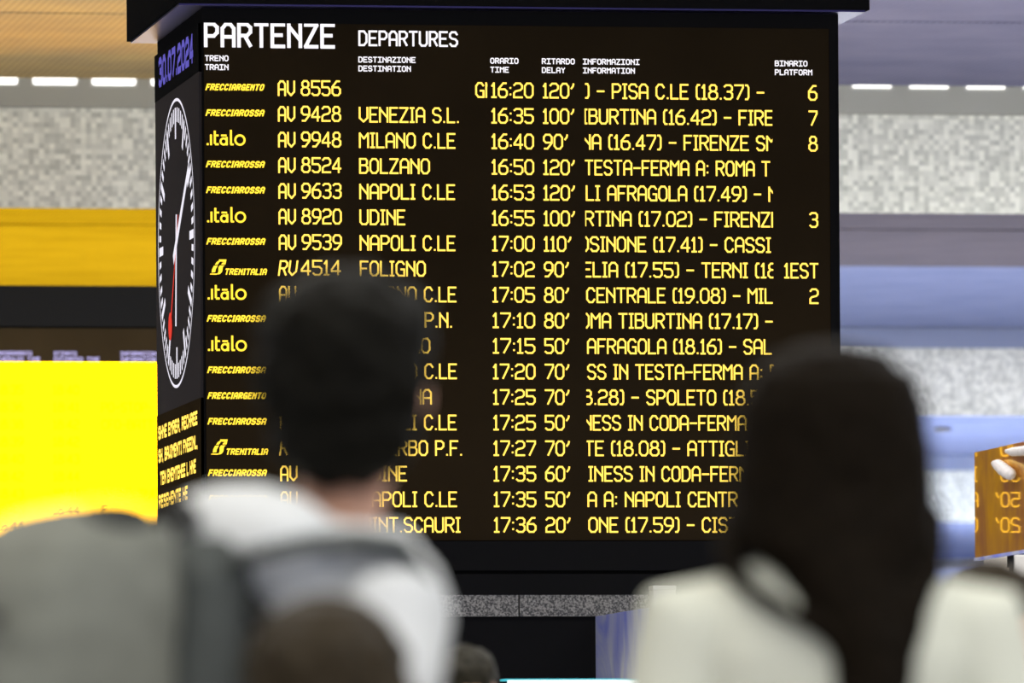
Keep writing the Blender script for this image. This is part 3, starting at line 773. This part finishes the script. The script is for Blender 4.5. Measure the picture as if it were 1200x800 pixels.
        for j in range(26):
            t = R(180 + (j + .5) * 180 / 26) ; pts = []; rr = []
            for a, b2, z, rx, ry in secs[2:12]:
                tt_ = t + rnd.uniform(-.04, .04)
                pts.append((a + rx * 1.01 * math.cos(tt_), b2 + ry * 1.01 * math.sin(tt_), z + rnd.uniform(-.006, .006))); rr.append(.0065)
            q.tube(pts, rr, 7)
        me = fuse(scaled(q), 0.0055, 2, 0.004, 45.0)
    obj('hair', me, hair, root)
    return root

YAW = R(-9.5)
MAN = (1.377, 10.036, 0)
man = person('person in a white T-shirt with short black hair, wearing a grey backpack', MAN, YAW + R(-58), 1.660, R(50), R(4), hair='hair_black', shirt='shirt_white', lean=.20, width_k=1.12, depth_k=1.15, head_k=1.16, head_fwd=.010, hair_k=1.13, drop=.03, hump=True)
woman = person('person with long dark hair over a cream blouse, seen from behind', (2.022, 9.80, 0), YAW + R(3), 1.60, R(-4), R(6), skin='skin_light', hair='hair_dark_brown', shirt='blouse_cream',
               hair_style='long', width_k=1.03, sleeve=.30)
child = person('small person with brown bobbed hair standing behind the backpack wearer', (1.388, 9.55, 0), YAW, 1.220, 0, R(8), skin='skin_light', hair='hair_brown', shirt='shirt_grey', hair_style='bob', head_k=1.45)
far = person('person with tousled grey-brown hair facing away from the departures board', (3.366, 20.72, 0), YAW + R(168), 1.52, 0, R(-22), hair='hair_grey_brown', shirt='shirt_blue')
side_p = person('person with brown hair turned sideways beyond the cream blouse', (3.515, 15.637, 0), YAW + R(-80), 1.545, 0, R(-8), skin='skin_light', hair='hair_brown', shirt='shirt_grey', hair_style='bob')

# backpack worn by the man, in his own frame (facing +Y)
class BAG(MB):
    # follows the wearer's forward lean and size
    def mesh(s, name):
        if name != 'done':
            s.v = [(p[0] * 1.02, (p[1] + .20 * (p[2] - .95)) * .951, p[2] * 0.955) for p in s.v]
        return MB.mesh(s, name)
bag = thing('backpack', 'grey-green backpack with dark straps worn over the white T-shirt', 'backpack', MAN, YAW + R(-58))
q = BAG()
BZ = [(.93, .125, .075), (.96, .150, .105), (1.08, .160, .125), (1.22, .158, .125), (1.33, .150, .115), (1.39, .135, .095), (1.425, .095, .06), (1.435, .05, .03)]
q.loft([ering(0, -.375 + (.01 if z > 1.38 else 0), z + .05, rx, ry * 1.1, 32, 3.2) for z, rx, ry in BZ])
obj('main_body', fuse(q, 0.008, 6, 0.006, 14), 'pack_fabric', bag)
q = BAG(); q.loft([ering(0, -.518, z + .04, rx, ry, 28, 3.0) for z, rx, ry in [(.96, .09, .03), (.98, .12, .045), (1.10, .128, .05), (1.20, .120, .042), (1.23, .09, .02)]])
obj('front_pocket', fuse(q, 0.007, 5, 0.004, 16), 'pack_fabric', bag)
q = BAG(); q.tube([(-.12, -.518, 1.345), (-.06, -.528, 1.355), (.06, -.528, 1.355), (.12, -.518, 1.345)], .008, 8); obj('zip', q, 'pack_dark', bag, smooth=True)
q = BAG(); q.loft([ering(0, -.205, z, rx, ry, 24, 3) for z, rx, ry in [(1.0, .13, .065), (1.2, .14, .065), (1.40, .12, .062), (1.45, .08, .04)]]); obj('back_padding', fuse(q, .007, 4), 'strap_grey', bag)
q = BAG(); q.tube([(-.045, -.235, 1.42), (-.035, -.225, 1.475), (0, -.22, 1.49), (.035, -.225, 1.475), (.045, -.235, 1.42)], .013, 10); obj('grab_handle', q, 'pack_dark', bag, smooth=True)
for s_ in (-1, 1):
    pts = [(s_ * .10, -.195, 1.42), (s_ * .150, -.135, 1.438), (s_ * .178, -.07, 1.446), (s_ * .176, -.01, 1.440), (s_ * .155, .045, 1.400), (s_ * .118, .090, 1.33), (s_ * .110, .100, 1.24), (s_ * .150, .070, 1.13)]
    q = BAG(); q.tube(pts, .033, 14, flat=(1.0, .30)); st = obj('shoulder_strap', q, 'strap_grey', bag, smooth=True)
    q = BAG(); q.tube([(s_ * .150, .070, 1.13), (s_ * .195, .02, 1.06), (s_ * .175, -.10, 1.02), (s_ * .145, -.19, 1.00)], .013, 10, flat=(1, .4)); obj('webbing', q, 'strap_blue', bag, smooth=True)
    q = BAG(); q.tube([(s_ * .10, -.165, 1.37), (s_ * .155, -.15, 1.33), (s_ * .172, -.12, 1.25), (s_ * .176, -.11, 1.15)], .022, 10, flat=(1, .5)); obj('harness_web', q, 'pack_dark', bag, smooth=True)
    q = BAG(); q.ell((s_ * .196, -.14, 1.285), (.010, .010, .010)); obj('buckle', q, 'buckle_metal', bag, smooth=True)
q = BAG(); q.ell((.055, -.355, 1.462), (.070, .060, .030)); obj('handle_shade', q, 'pack_dark', bag, smooth=True)  # dark lump standing in for the shadow by the grab handle
